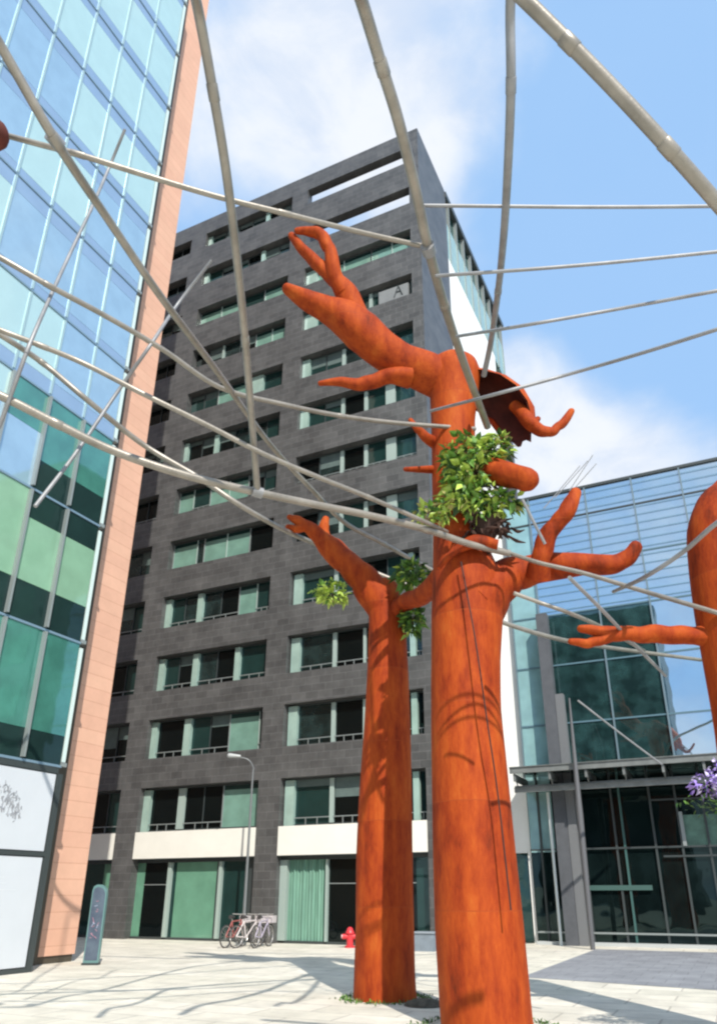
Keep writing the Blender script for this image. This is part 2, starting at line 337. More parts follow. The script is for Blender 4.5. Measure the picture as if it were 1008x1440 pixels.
for i, (a, b) in enumerate(XB):
    for k in range(12):
        z0, z1 = SILL[k], HEAD[k]; Wd = b-a
        if i == 2 and k >= 10: continue
        pat = {0: [('d', 0, .5), ('m', .5, .53), ('d', .53, 1)], 1: MIDP[k], 2: rpat(k)}[i]
        fr = MB(); pn = MB()
        fr.box(a+.002, b-.002, YB-.10, YB-.02, z0-.0, z0+.06, DARKF); fr.box(a+.002, b-.002, YB-.10, YB-.02, z1-.07, z1, DARKF)
        for (c, u, v_) in pat:
            x0, x1 = a+u*Wd+.003, a+v_*Wd-.003; zz0, zz1 = z0+.06, z1-.07
            if c == 'm': fr.box(x0, x1, YB-.13, YB-.01, zz0, zz1, MULL)
            elif c == 'p': pn.box(x0, x1, YB-.20, YB-.03, zz0-.06, zz1, MINTP)
            elif c == 'b':
                pn.box(x0, x1, YB-.06, YB-.03, zz0, zz1-.18, MINT); pn.box(x0, x1, YB-.05, YB-.025, zz1-.18, zz1, PANET)
                n_ = max(1, round((x1-x0)/1.3))
                for q in range(n_+1): xx = x0+(x1-x0)*q/n_; fr.box(xx-.02, xx+.02, YB-.11, YB-.061, zz0, zz1, MULL if q % 2 else GREYF)
            elif c == 'g':
                pn.box(x0, x1, YB-.30, YB-.03, zz0, zz1-.28, GREYP)
                xc = (x0+x1)/2+.25; zc = zz0+.22      # dark mark on the grey blind
                for (p1, p2) in (((-.20, 0), (.02, .62)), ((.22, 0), (.02, .62)), ((-.12, .26), (.16, .26))):
                    fr.tube([(xc+p1[0], YB-.315, zc+p1[1]), (xc+p2[0], YB-.315, zc+p2[1])], .03, DARKF, n=6)
            else:
                n_ = max(1, round((x1-x0)/1.0)); rw = random.Random(k*31+i*7+int(u*100))
                for q in range(n_):
                    xa = x0+(x1-x0)*q/n_; xb = x0+(x1-x0)*(q+1)/n_; u_ = rw.random()
                    mm_ = PANET if c == 't' else (PANE if u_ < .55 else (PANE2 if u_ < .85 else PANET))
                    pn.box(xa, xb, YB-.05, YB-.02, zz0, zz1, mm_)
                    if rw.random() < .28: h_ = rw.uniform(.15, .6)*(zz1-zz0); pn.box(xa+.03, xb-.03, YB-.056, YB-.051, zz1-h_, zz1, BLIND)
                    if q: fr.box(xa-.018, xa+.018, YB-.10, YB-.057, zz0, zz1, DARKF)
                if k <= 3 or (k == 5): # low rail and its posts
                    fr.box(x0, x1, YB-.15, YB-.12, zz0+.20, zz0+.235, GREYF)
                    for q in range(1, 3): xx = x0+(x1-x0)*q/3; fr.box(xx-.015, xx+.015, YB-.15, YB-.12, zz0-.05, zz0+.2, GREYF)
        wf = fr.build('window', T); pn.build('pane', wf)
for k in (10, 11):                           # open screen storeys: only a rail
    w = MB(); a, b = XB[2]; w.box(a, b, YB-.12, YB-.08, SILL[k]+.12, SILL[k]+.16, GREYF); w.build('open_terrace_rail', T)
# ground floor shopfronts
def shop(x0, x1, segs):
    fr = MB(); pn = MB(); Wd = x1-x0
    fr.box(x0, x1, YB-.15, YB-.03, 2.78, 2.9, DARKF); fr.box(x0, x1, YB-.12, YB-.03, .0, .09, DARKF)
    for c, u, v_ in segs:
        a, b = x0+u*Wd+.003, x0+v_*Wd-.003
        if c == 'm': fr.box(a, b, YB-.2, YB-.02, .09, 2.78, MULL)
        elif c == 'f': fr.box(a, b, YB-.14, YB-.02, .09, 2.78, DARKF)
        elif c == 'c':
            k = 40; P = [(a+(b-a)*i/k, YB-.03+.05*math.sin(i*1.9)+.03*math.sin(i*.7)) for i in range(k+1)]
            for i in range(k): pn.face([(P[i][0], P[i][1], .09), (P[i+1][0], P[i+1][1], .09), (P[i+1][0], P[i+1][1], 2.78), (P[i][0], P[i][1], 2.78)], CURT)
        else: pn.box(a, b, YB-.07, YB-.03, .09, 2.78, {'g': MINTG, 't': PANET, 'd': PANE, 'b': MINT}[c])
        if c == 'd': fr.box(a, b, YB-.09, YB-.071, 1.95, 1.98, GREYF)
    f_ = fr.build('shopfront', T); pn.build('shop_pane', f_)
shop(*XB[1], [('g', 0, .07), ('d', .07, .28), ('m', .28, .31), ('t', .31, .34), ('g', .34, .68), ('f', .68, .70), ('m', .70, .725), ('t', .725, .93), ('f', .93, 1)])
shop(*XB[2], [('m', 0, .05), ('c', .05, .32), ('m', .32, .335), ('d', .335, .62), ('f', .62, .64), ('d', .64, .9), ('t', .9, 1)])
shop(*XB[0], [('d', 0, .5), ('m', .5, .52), ('t', .52, .88), ('g', .88, 1)])

# ------------------------------------------------------------------ left building: glass curtain wall and terracotta end
L = thing('glass_office_block', (-20, 10, 0), 'tall block with a blue green glass curtain wall and a pink terracotta end strip', 'building')
w = MB(); w.box(-40, -16.4, 15.12, 16.38, .18, 44, TERRA); w.build('terracotta_wall', L)
w = MB(); w.box(-39.9, -16.44, 15.16, 16.34, 0, .18, BRONZE); w.box(-40, -16.35, 13.9, 15.118, 0, 44, BRONZE); w.box(-40, -16.42, -6, 13.9, 0, 44, BLACKW); w.build('bronze_recess', L)
YE = 13.72; XG = -15.1; P_ = 1.21
FL = [4.58, 7.83, 11.35, 14.25, 16.95, 20.13, 23.18, 26.33, 29.4, 32.6, 35.9, 39.2]
w = MB(); w.box(-16.4, XG-.12, -6, YE-.02, 4.45, 44, BLACKW); w.build('floor_slabs', L)
random.seed(3)
for c in range(9):
    y1 = YE-c*P_-.01; y0 = YE-(c+1)*P_+.01
    for k in range(11):
        a, b = FL[k]+.02, FL[k+1]-.02; p = MB()
        def sh(z0, z1, m, d=0): p.box(XG-.06, XG-.012*0+d*0-.0, y0, y1, z0, z1, m)
        if k == 0: sh(a, 5.32, CG_K); sh(5.33, b, CG_G)
        elif k == 1:
            if c <= 1: sh(a, 8.85, CG_K); sh(8.86, 10.55, CG_BL); sh(10.56, b, CG_K)
            elif c == 2: sh(a, 8.85, CG_K); sh(8.86, b, CG_BL)
            else: sh(a, 8.6, CG_K); sh(8.61, b, CG_B)
        elif k == 2:
            if c <= 1: sh(a, 12.25, CG_K); sh(12.26, b, CG_G)
            elif c == 2: sh(a, 13.0, CG_B); sh(13.01, b, CG_G)
            else: sh(a, 13.2, CG_B); sh(13.21, b, CG_V)
        elif k in (3,):
            sh(a, a+.45, CG_S); sh(a+.46, b, CG_B if (c < 2 or c > 3) else CG_V)
        elif k in (4, 5):
            sh(a, a+.3, CG_S); sh(a+.31, b-.5, CG_B if random.random() < .7 else CG_V); sh(b-.49, b, CG_S)
        elif k == 6:
            sh(a, a+.35, CG_S); sh(a+.36, b-.5, CG_V if random.random() < .45 else CG_B); sh(b-.49, b, CG_S)
        else: sh(a, a+.42, CG_S); sh(a+.43, b-.42, CG_V); sh(b-.41, b, CG_S)
        p.build('glass_panel', L)
for c in range(10):
    y = YE-c*P_; w = MB()
    for k in range(11):
        lo = k < 3
        w.box(XG, XG+(.12 if lo else .035), y-.03, y+.03, FL[k]+.06, FL[k+1]-.06, GREYF if lo else mat('pale_mullion', (.36, .50, .52), .4, .2))
    if c: w.build('mullion', L)
for k in range(12):
    w = MB(); w.box(XG-.01, XG+.03, 2.8, YE+.02, FL[k]-.03, FL[k]+.03, mat('transom_blue', (.20, .30, .38), .4, .2)); w.build('transom', L)
for k in range(11):
    w = MB(); w.box(XG-.25, XG+.0, YE+.03, YE+.14, FL[k]+.12, FL[k+1]-.12, mat('white_fin', (.62, .74, .70), .35)); w.box(XG-.12, XG+.05, YE-.005, YE+.16, FL[k]+.0, FL[k]+.1, GREYF); w.build('edge_fin', L)
w = MB(); w.box(XG-.1, XG+.02, -1, YE-.04, 4.40, 4.56, DARKF); w.box(XG-.1, XG+.02, -1, YE-.05, 2.46, 2.56, DARKF); w.box(XG-.1, XG+.02, -1, YE-.05, 0, .10, DARKF)
w.box(XG-.1, XG+.02, YE-.05, YE+.12, 0, 4.40, DARKF); w.box(-16.4, XG-.1, -1, YE-.06, 0, 4.4, DARKF); w.build('panel_frame', L)
PW = mat('poster_white', (.60, .63, .66), .35, var=.03, vscale=.8); PG_ = mat('poster_grey', (.30, .31, .33), .6, var=.3, vscale=8)
for y0, y1 in ((6.6, YE-.08), (-1, 6.5)):
    for z0, z1, t_ in ((.12, 2.44, 0), (2.58, 4.38, 1)):
        w = MB(); w.box(XG-.04, XG-.001, y0, y1, z0, z1, PW); pp = w.build('wall_panel', L)
        if y0 < 6: continue
        w = MB(); random.seed(11)
        if t_:                                # grey sketch: loose short strokes
            for q in range(110):
                cy_, cz_, sg = random.choice(((12.30, 3.78, .13), (12.62, 3.45, .10), (12.45, 3.62, .16)))
                y = random.gauss(cy_, sg); z = random.gauss(cz_, sg); a = random.uniform(.6, 2.2); l = random.uniform(.02, .07); c_ = random.gauss(0, .5)
                w.tube([(XG+.001, y+l*t_*math.cos(a+c_*t_), z+l*t_*math.sin(a+c_*t_)) for t_ in (-1, -.3, .4, 1)], random.uniform(.004, .016), PG_, n=5, sub=3)
            w.build('sketch_print', pp)
        else:
            for z in (1.98, 1.86, 1.72, .98, .72): w.box(XG, XG+.003, 11.2, 12.6+random.uniform(-.3, .5), z, z+.018, mat('poster_line', (.66, .69, .71), .6))
            w.build('faint_print', pp)

# ------------------------------------------------------------------ right glass building with canopy
G = thing('glass_hall', (-2, 28.5, 0), 'lower hall with a pale blue mirrored glass front and dark glazed base under a canopy', 'building')
YR = 28.5; ZR = 17.45; X0 = -6.95; X1 = 2.3
XM = [X0, -5.85, -3.45, -1.56, .3, 2.15]
ZM = [6.1, 7.6, 9.9, 12.0, 14.15, 16.25, ZR]
w = MB(); w.box(X0+.1, X1, YR+.12, 44, 0, ZR-.05, BLACKW); w.build('core', G)
for i in range(5):
    for j in range(6):
        if i == 0 and j: continue
        w = MB(); z1 = ZM[j+1] if i else ZR
        w.box(XM[i]+.02, XM[i+1]-.02, YR-.03, YR+.03, ZM[j]+.02, z1-.02, RGT if i == 0 else (RGD if i in (1, 2) and z1 < 12.3 else RG))
        w.build('glass_panel', G)
for i, x in enumerate(XM[:-1]):
    w = MB(); w.box(x-.03, x+.03, YR-.12, YR+.03, 6.1, ZR, mat('hall_mullion', (.16, .22, .25), .4, .2)); w.build('mullion', G)
for z in ZM[1:]:
    w = MB(); w.box(X0, X1, YR-.07, YR-.031, z-.03, z+.03, DARKF if z > 16 else mat('transom_teal', (.10, .18, .22), .4)); w.build('transom', G)
w = MB()
z = 12.15
while z < 17.2: w.box(-5.8, X1, YR-.085, YR-.072, z, z+.022, mat('louvre_teal', (.15, .27, .36), .35)); z += .36
w.build('sun_louvres', G)
w = MB(); w.box(X0, X1, YR-.10, YR+.1, ZR, ZR+.12, DARKF); w.build('roof_edge', G)
w = MB(); w.box(-5.85, -5.42, YR-.75, YR-.35, 0, 11.9, CONC); w.box(-5.41, -5.10, YR-.70, YR-.40, 0, 8.6, mat('concrete_pale', (.15, .155, .16), .7)); w.build('column', G)
# glazed base
w = MB(); w.box(-6.05, X1, YR-.03, YR+.05, .1, 6.08, RGL); w.box(X0, -6.05, YR-.03, YR+.05, .1, 3.0, RGL); w.box(X0, -6.05, YR-.03, YR+.05, 3.0, 6.08, RGT); base = w.build('base_glazing', G)
w = MB()
for x in (-6.55, -5.0, -3.9, -3.62, -2.6, -1.75, -.9, -.4, .3, 1.2): w.box(x-.035, x+.035, YR-.12, YR-.031, .1, 6.05, DARKF if x != -3.62 else mat('teal_frame', (.05, .12, .11), .4))
for z, x0, x1, m in ((1.72, -5.0, -2.9, mat('teal_rail', (.05, .11, .095), .5)), (3.05, X0, X1, DARKF), (4.6, -2.6, X1, DARKF), (.35, X0, X1, GREYF), (2.75, -2.4, X1, DARKF)):
    w.box(x0, x1, YR-.15, YR-.122, z, z+(.16 if x1 == -2.9 else .06), m)
w.build('base_frame', base)
w = MB(); w.box(-1.66, X1, YR-.06, YR-.033, 3.1, 4.1, mat('green_film', (.10, .20, .15), .4, var=.3)); w.box(-1.72, -1.60, YR-.17, YR-.153, 3.1, 4.2, GREYF); w.build('green_poster', base)
w = MB(); w.box(-6.9, X1, YR-.5, YR-.13, .0, .10, mat('step_stone', (.45, .47, .46), .7)); w.build('door_step', G)
w = MB()
for x in (-6.0,): w.tube([(x, YR-.8, 0), (x, YR-.8, 5.0)], .05, mat('pale_post', (.62, .66, .64), .4), n=10)
w.build('slim_post', G)
C = thing('entrance_canopy', (-3, 27.4, 5), 'flat steel and glass canopy over the dark entrance of the glass hall', 'canopy')
CS = mat('canopy_steel', (.20, .21, .20), .5, .3, var=.2)
for z0, z1, y in ((5.56, 5.76, 26.4), (4.95, 5.10, 26.9)):
    w = MB(); w.box(-7.0, 3.6, y, y+.07, z0, z1, CS); w.box(-7.0, 3.6, y-.05, y+.12, z1, z1+.025, CS); w.build('edge_beam', C)
for i in range(9):
    x = -6.9+i*1.25; w = MB(); w.box(x, x+.08, 26.475, 28.3, 5.30, 5.55, CS); w.build('cross_beam', C)
    w = MB(); w.tube([(x+.04, 26.93, 5.12), (x+.04, 26.5, 5.56)], .025, CS, n=6); w.build('strut', C)
w = MB(); w.box(-7.0, 3.6, 26.46, 28.36, 5.66, 5.69, glass('canopy_glass', (.10, .13, .12), (.7, .8, .8), .15, .1, .01)); w.build('roof_pane', C)
w = MB(); w.box(-7.0, 3.6, 26.98, 28.0, 5.12, 5.20, CS); w.build('soffit', C)
w = MB(); w.tube([(-4.7, 26.2, 0), (-4.66, 26.2, 4), (-4.6, 26.2, 8.0)], [.075, .11, .03], mat('mast_grey', (.13, .13, .135), .5, .2), n=14)
tag(w.build('tapered_mast', smooth=True), 'slender grey tapered mast standing in front of the entrance canopy', 'mast')
# further blocks of the quarter, seen only mirrored in the glass
def block(name, x0, x1, y0, y1, h, wall, win, label, step=(3, 3.1)):
    b = thing(name, ((x0+x1)/2, (y0+y1)/2, 0), label, 'building')
    w = MB(); w.box(x0, x1, y0, y1, 0, h, wall); w.build('wall', b)
    w = MB(); z = 1.5
    while z < h-2:
        x = x0+.6
        while x < x1-step[0]: w.box(x, x+step[0]*.72, y1, y1+.03, z, z+1.7, win); w.box(x, x+step[0]*.72, y0-.03, y0, z, z+1.7, win); x += step[0]
        y = y0+.6
        while y < y1-step[0]: w.box(x0-.03, x0, y, y+step[0]*.72, z, z+1.7, win); y += step[0]
        z += step[1]
    w.build('windows', b)
    return b
block('office_tower', -19, -4.3, -37, -25, 31, mat('dark_cladding', (.035, .05, .055), .6, var=.3, vscale=.4), PANET, 'dark clad tower standing across the plaza and mirrored in the hall glass')
block('green_office_block', 4.6, 18, 28.5, 44, 27.5, mat('green_cladding', (.09, .20, .17), .6, var=.2, vscale=.4), MINTG, 'green clad block beyond the hall mirrored in the left curtain wall')

# ------------------------------------------------------------------ red steel trees
def px_tube(mb, pts, H, m, n=20, **kw):      # pts: px, py, radius px, optional own plane distance
    P, rr = [], []
    for q in pts:
        p = at(q[0], q[1], q[3] if len(q) > 3 else H); P.append(p); rr.append(q[2]/ppm(p))
    return mb.tube(P, rr, m, n=n, **kw)
def silh(rows): return [((a+b)/2, y, (b-a)/2) for a, b, y in rows]
H1, H2, H3 = 11.2, 14.2, 9.5; K1 = .4
def vert(mb, H, rows, **kw): return px_tube(mb, silh(rows), H, CORTEN, n=32, **kw)
base1 = at(686, 1462, H1); base1.z = 0
T1 = thing('steel_tree', base1, 'tallest rust red steel tree sculpture in the foreground with a plant nest at its fork', 'sculpture', 'rust red steel tree sculptures')
w = MB()
vert(w, H1, [(622, 756, 1466), (620, 749, 1438), (616, 742, 1370), (612, 735, 1300), (609, 723, 1190), (607, 712, 1080), (606, 704, 1000), (606, 703, 930), (606, 706, 870), (607, 704, 820), (608, 690, 785), (609, 676, 750), (608, 669, 700), (607, 668, 640), (606, 668, 590), (604, 672, 555), (600, 676, 528)], jit=.012, rnd=True, sub=4)
w.build('trunk', T1, True)
def branch(T_, H, pts, name='branch', rnd=True, m=None, n=16, **kw):
    w = MB(); rk = random.Random(int(pts[0][0]*7+pts[0][1]))
    fine = []
    for i, q in enumerate(pts):              # knots and bends between the main joints
        fine.append(q)
        if 0 < i < len(pts)-1 and name != 'main_arm':
            p2 = pts[i+1]; h1 = q[3] if len(q) > 3 else H; h2 = p2[3] if len(p2) > 3 else H
            rr = (q[2]+p2[2])/2; fine.append(((q[0]+p2[0])/2+rk.gauss(0, .07)*rr, (q[1]+p2[1])/2+rk.gauss(0, .10)*rr, rr*rk.uniform(.93, 1.08), (h1+h2)/2))
    pts = fine
    px_tube(w, pts, H, m or CORTEN, n=n, rnd=rnd, jit=kw.pop('jit', .07), **kw); return w.build(name, T_, True)
arm = branch(T1, H1, [(655, 560, 24), (632, 540, 29), (600, 524, 28, round(10.7+K1, 2)), (565, 510, 25, round(10.6+K1, 2)), (535, 491, 27, round(10.5+K1, 2)), (508, 467, 30, round(10.4+K1, 2)), (484, 447, 26, round(10.3+K1, 2)), (458, 434, 18, round(10.25+K1, 2)), (430, 421, 14, round(10.2+K1, 2)), (404, 406, 8, round(10.15+K1, 2))], 'main_arm', n=24)
branch(arm, H1, [(518, 478, 20, round(10.4+K1, 2)), (500, 440, 17, round(10.35+K1, 2)), (486, 411, 15, round(10.3+K1, 2)), (468, 392, 11, round(10.25+K1, 2)), (445, 370, 9, round(10.2+K1, 2)), (425, 350, 7.5, round(10.15+K1, 2)), (410, 331, 5, round(10.1+K1, 2))])
branch(arm, H1, [(484, 412, 14, round(10.3+K1, 2)), (474, 394, 11, round(10.2+K1, 2)), (468, 375, 10, round(10.1+K1, 2)), (464, 352, 9, round(10.05+K1, 2)), (454, 333, 8.5, round(10.0+K1, 2)), (436, 326, 7, round(10.0+K1, 2)), (418, 325, 5, round(10.0+K1, 2))])
branch(arm, H1, [(575, 530, 16, round(10.6+K1, 2)), (552, 528, 12, round(10.5+K1, 2)), (527, 536, 10, round(10.5+K1, 2)), (505, 541, 9, round(10.5+K1, 2)), (480, 537, 7, round(10.5+K1, 2)), (450, 539, 3.5, round(10.5+K1, 2))])
# hollow hood on the right of the head
w = MB(); random.seed(17)
def shell(w, path, m, off, a0, a1, n=22, teeth=None):
    P = [at(x_, y_, h_) for x_, y_, r_, h_ in path]; base_ = len(w.v); k = len(P)
    for i, p in enumerate(P):
        t_ = (P[min(i+1, k-1)]-P[max(i-1, 0)]).normalized(); bk_ = (ch*.75+Vector((0, 0, .8))); bk_ = (bk_-t_*bk_.dot(t_)).normalized(); sd2 = t_.cross(bk_)
        r_ = path[i][2]/ppm(p)-off
        for j in range(n):
            a_ = R(a0+(a1-a0)*j/(n-1)); rj = r_*(1+.05*math.sin(3*a_+i))
            q_ = p+(bk_*math.cos(a_)+sd2*math.sin(a_))*rj
            if teeth and i == k-1: q_ = q_+t_*teeth[j]
            w.v.append(tuple(q_))
    for i in range(k-1):
        for j in range(n-1): w.f.append((base_+i*n+j, base_+i*n+j+1, base_+(i+1)*n+j+1, base_+(i+1)*n+j)); w.m.append(w.mi(m))
hp_ = [(656, 540, 26, 11.3), (676, 546, 28, 11.25), (694, 556, 31, 11.2), (709, 570, 33, 11.1), (721, 586, 31, 11.0), (727, 600, 26, 10.95)]
tt = [random.choice((0, .04, .1, .2))+.25*max(0, 1-abs(j-4)/4) for j in range(22)]
shell(w, hp_, CORTEN, 0, -118, 118, teeth=tt); shell(w, hp_, RUSTIN, .03, -118, 118, teeth=tt)  # inner layer: shade of the hollow put into a darker rust colour
hood = w.build('hollow_branch', T1, True)
branch(hood, H1, [(722, 570, 8, 11.1), (734, 580, 10, 11.0), (744, 594, 10, round(10.3+K1, 2)), (760, 606, 8.5, round(10.3+K1, 2)), (777, 607, 7, round(10.3+K1, 2)), (790, 596, 6.5, round(10.3+K1, 2)), (803, 578, 4.5, round(10.3+K1, 2))])
branch(hood, H1, [(742, 592, 7, round(10.35+K1, 2)), (750, 595, 5, round(10.35+K1, 2)), (756, 589, 4, round(10.35+K1, 2))], 'twig')
branch(T1, H1, [(655, 655, 20), (690, 662, 19, 10.6), (715, 669, 18.5, 10.3), (742, 675, 16.5, 10.05)], 'cut_branch', n=24)
branch(T1, H1, [(615, 625, 9), (600, 616, 7, round(10.6+K1, 2)), (586, 603, 5, round(10.5+K1, 2)), (577, 591, 3.5, round(10.5+K1, 2))], 'twig'); branch(T1, H1, [(612, 660, 6), (590, 660, 4.5, round(10.6+K1, 2)), (570, 660, 3.5, round(10.5+K1, 2))], 'twig')
lb = branch(T1, H1, [(668, 850, 46), (692, 826, 34), (720, 808, 26), (750, 801, 21), (790, 795, 18.5, round(10.6+K1, 2)), (830, 793, 15, round(10.5+K1, 2)), (862, 794, 13.5, round(10.4+K1, 2)), (882, 784, 12, round(10.35+K1, 2)), (893, 769, 9.5, round(10.3+K1, 2))], 'lower_branch', n=24)
branch(lb, H1, [(757, 812, 18, round(10.5+K1, 2)), (760, 787, 13.5, round(10.3+K1, 2)), (766, 761, 13.5, round(10.2+K1, 2)), (780, 739, 12, round(10.1+K1, 2)), (795, 722, 11.5, round(10.0+K1, 2)), (803, 706, 11, round(10.0+K1, 2)), (809, 693, 8, round(10.0+K1, 2))])
w = MB()
for a, b in (((800, 690), (833, 640)), ((806, 688), (838, 652)), ((780, 700), (826, 648)), ((764, 715), (815, 655))): w.tube([at(*a, round(10.2+K1, 2)), at(*b, round(10.2+K1, 2))], .008, STEELD, n=6)
w.build('wires', lb)
# nest of roots
w = MB(); random.seed(5); c = at(684, 742, 10.3+K1)
for i in range(70):
    a = random.uniform(0, 6.28); r = random.uniform(.1, .42); z = random.uniform(-.22, .2)
    p = c+Vector((math.cos(a)*r, math.sin(a)*r*.6, z)); q = p+Vector((random.gauss(0, .16), random.gauss(0, .1), random.gauss(-.05, .12)))
    w.tube([p, (p+q)/2+Vector((0, 0, random.gauss(0, .05))), q], [.018, .03, .008], mat('root_brown', (.05, .022, .014), .8, var=.4), n=6, sub=3)
w.tube([c+Vector((0, 0, -.30)), c+Vector((0, 0, -.1)), c+Vector((.02, 0, .12))], [.08, .17, .24], mat('root_brown', (.05, .022, .014), .8), n=14, jit=.12)
w.tube([at(615, 800, 10.22+K1), at(640, 775, 10.2+K1), at(668, 762, 10.15+K1), at(700, 766, 10.12+K1)], [.03, .07, .12, .08], CORTEN, n=10)
w.build('root_nest', T1, True)
w = MB(); w.tube([at(648, 790, 10.1+K1), at(668, 900, 10.0+K1), at(684, 1010, 9.96+K1), at(700, 1120, 10.0+K1), at(718, 1280, 9.95+K1)], .012, mat('cable_dark', (.03, .012, .008), .6), n=6); w.build('climbing_cable', T1)

base2 = at(541, 1405, H2); base2.z = 0
T2 = thing('steel_tree', base2, 'shorter rust red steel tree sculpture half shaded behind the tallest one', 'sculpture', 'rust red steel tree sculptures')
w = MB(); vert(w, H2, [(496, 587, 1409), (498, 584, 1370), (501, 582, 1300), (502, 580, 1200), (506, 579, 1110), (512, 577, 1020), (516, 574, 940), (518, 570, 880), (518, 566, 848), (524, 560, 828)], jit=.03, rnd=True, sub=4)
w.build('trunk', T2, True)
b = branch(T2, H2, [(548, 872, 24), (535, 845, 25), (512, 815, 21), (490, 794, 18), (468, 773, 17), (450, 755, 12), (435, 742, 9), (418, 732, 7), (407, 727, 4)], n=20)
branch(b, H2, [(460, 768, 10), (456, 752, 8), (456, 738, 7), (458, 730, 5)], 'twig'); branch(b, H2, [(430, 740, 7), (418, 744, 6), (405, 741, 4)], 'twig')
branch(T2, H2, [(555, 865, 20), (568, 850, 14, 13.8), (585, 842, 13, 13), (603, 830, 14, 12.2), (622, 810, 16, 11.4)], 'link_branch')
T3b = at(1030, 1500, H3); T3b.z = 0
T3 = thing('steel_tree', T3b, 'rust red steel tree sculpture cut off by the right edge of the view', 'sculpture', 'rust red steel tree sculptures')
w = MB(); vert(w, H3, [(1040, 1176, 1620), (1035, 1165, 1400), (1028, 1145, 1200), (1012, 1120, 1050), (1003, 1108, 990), (990, 1094, 920), (979, 1082, 860), (971, 1072, 800), (968, 1064, 750), (980, 1060, 715), (998, 1056, 696)], jit=.015, rnd=True, sub=4)
w.build('trunk', T3, True)
b = branch(T3, H3, [(1010, 895, 19), (975, 894, 13), (940, 893, 12.5), (900, 893, 12), (865, 892, 11), (840, 888, 8), (816, 884, 5.5)])
branch(b, H3, [(862, 893, 9), (845, 900, 8), (825, 905, 6.5), (802, 902, 4.5)], 'twig')
# branch end coming in on the far left
w = MB(); w.tube([dp(-420, 330, 7.2), dp(-250, 250, 7.0), dp(-100, 200, 7.0), dp(-8, 188, 7.0)], [.25, .2, .17, .145], RUSTIN, n=20, rnd=True, jit=.02)
tag(w.build('steel_branch', smooth=True), 'dark red rounded steel branch end poking in at the left edge', 'sculpture')

# ------------------------------------------------------------------ overhead pipes
def pipe(pts, label, n=12, m=STEEL, r=.055, collar=()):
    P = [dp(a, b, F*2*r/wd) if wd < 60 else dp(a, b, wd-100) for a, b, wd in pts]
    rv = r*.84
    w = MB(); w.tube(P, rv, m, n=n, sub=8)
    o = w.build('steel_pipe', None, True); tag(o, label, 'pipe', 'steel pipes of the overhead lattice')
    for q in collar:
        a, b, D = q; c = dp(a, b, D)
        cw = MB(); d = (P[-1]-P[0]).normalized(); cw.tube([c-d*.07, c+d*.07], rv*1.4, STEELD, n=n); k = cw.build('collar', o, True)
    if len(P) > 6:                           # screwed sleeve couplings
        for i in (2, len(P)-3):
            c = P[i]; d = (P[i+1]-P[i-1]).normalized(); cw = MB()
            cw.tube([c-d*.07, c-d*.065, c+d*.065, c+d*.07], [rv*1.06, rv*1.12, rv*1.12, rv*1.06], m, n=n, sub=1)
            cw.build('sleeve', o, True)
    return o
pipe([(-60, -40, 19), (0, 62, 17.5), (80, 200, 16.5), (150, 305, 14.5), (225, 415, 13), (300, 515, 11), (380, 625, 9), (440, 690, 8.2), (485, 735, 7.6), (540, 765, 7.4), (596, 796, 7.2), (640, 818, 7.1)], 'thick pipe falling from the upper left edge down across the dark tower', collar=((78, 197, 7.0),))
pipe([(262, -60, 20), (280, 20, 18), (300, 130, 17), (318, 240, 16), (334, 370, 14.5), (345, 480, 13), (354, 590, 12), (362, 690, 11.4)], 'pipe hanging steeply left of the tower corner down to the long sagging pipe')
pipe([(480, -80, 25), (508, 0, 22.5), (537, 95, 21), (560, 170, 20), (583, 262, 18.5), (602, 348, 17), (625, 430, 15), (650, 505, 13.2), (685, 600, 11.4)], 'thick pipe crossing the tower corner and ending at the plant nest', r=0.07, collar=((602, 350, 8.5),))
pipe([(720, -60, 18), (717, 20, 17), (718, 120, 16.5), (714, 230, 15), (708, 330, 13), (700, 410, 11), (690, 480, 9.5), (680, 528, 9)], 'nearly vertical pipe bowing against the open sky right of the tower', m=STEELD)
pipe([(690, -46, 24), (738, 0, 24), (800, 61, 24), (870, 133, 24), (940, 209, 24), (1008, 286, 23.5), (1080, 370, 23)], 'thickest pipe slanting across the upper right corner of the sky', r=.065)
pipe([(8, 190, 10), (60, 204, 10), (110, 217, 10), (200, 245, 9.8), (300, 275, 9.5), (400, 300, 9.2), (500, 325, 8.8), (602, 348, 8.5)], 'thin pipe running from the dark red branch end to the tower corner', r=.035, n=10)
pipe([(-60, 332, 10), (0, 362, 10), (70, 402, 9.8), (150, 445, 9.3), (230, 492, 8.9), (310, 545, 8.5), (400, 569, 8.1), (480, 585, 7.7), (560, 595, 7.4), (668, 603, 7.1)], 'thin pipe ending on the tall steel trunk just above the plants', r=0.045)
pipe([(-60, 440, 9.4), (0, 464, 9.4), (60, 487, 9.2), (120, 512, 9), (200, 553, 9), (290, 597, 8.8), (370, 638, 8.6), (450, 672, 8.3), (520, 700, 7.9), (600, 735, 7.4), (628, 748, 7.1)], 'pipe starting below the middle of the left glass wall and passing under the tower windows', r=.04)
pipe([(-60, 432, 10), (0, 470, 10), (60, 510, 9.5), (120, 560, 9.5), (200, 624, 9), (280, 672, 9), (340, 712, 9), (405, 748, 8.5), (460, 772, 8), (520, 802, 8), (583, 827, 8), (650, 852, 8), (720, 880, 8), (800, 902, 7.5), (880, 914, 6.5), (985, 928, 6)], 'long low pipe passing behind the shorter steel tree towards the right hall', r=.065)
pipe([(-80, 525, 15.5), (0, 556, 15.2), (80, 596, 14.8), (160, 634, 14.4), (260, 668, 14), (360, 692, 13.4), (440, 709, 12.8), (520, 725, 12.3), (600, 745, 11.9), (660, 765, 11.6), (716, 778, 11.4)], 'brightest long pipe sagging in front of both trunks to the lower branch', r=0.065, collar=((362, 692, 10.0),))
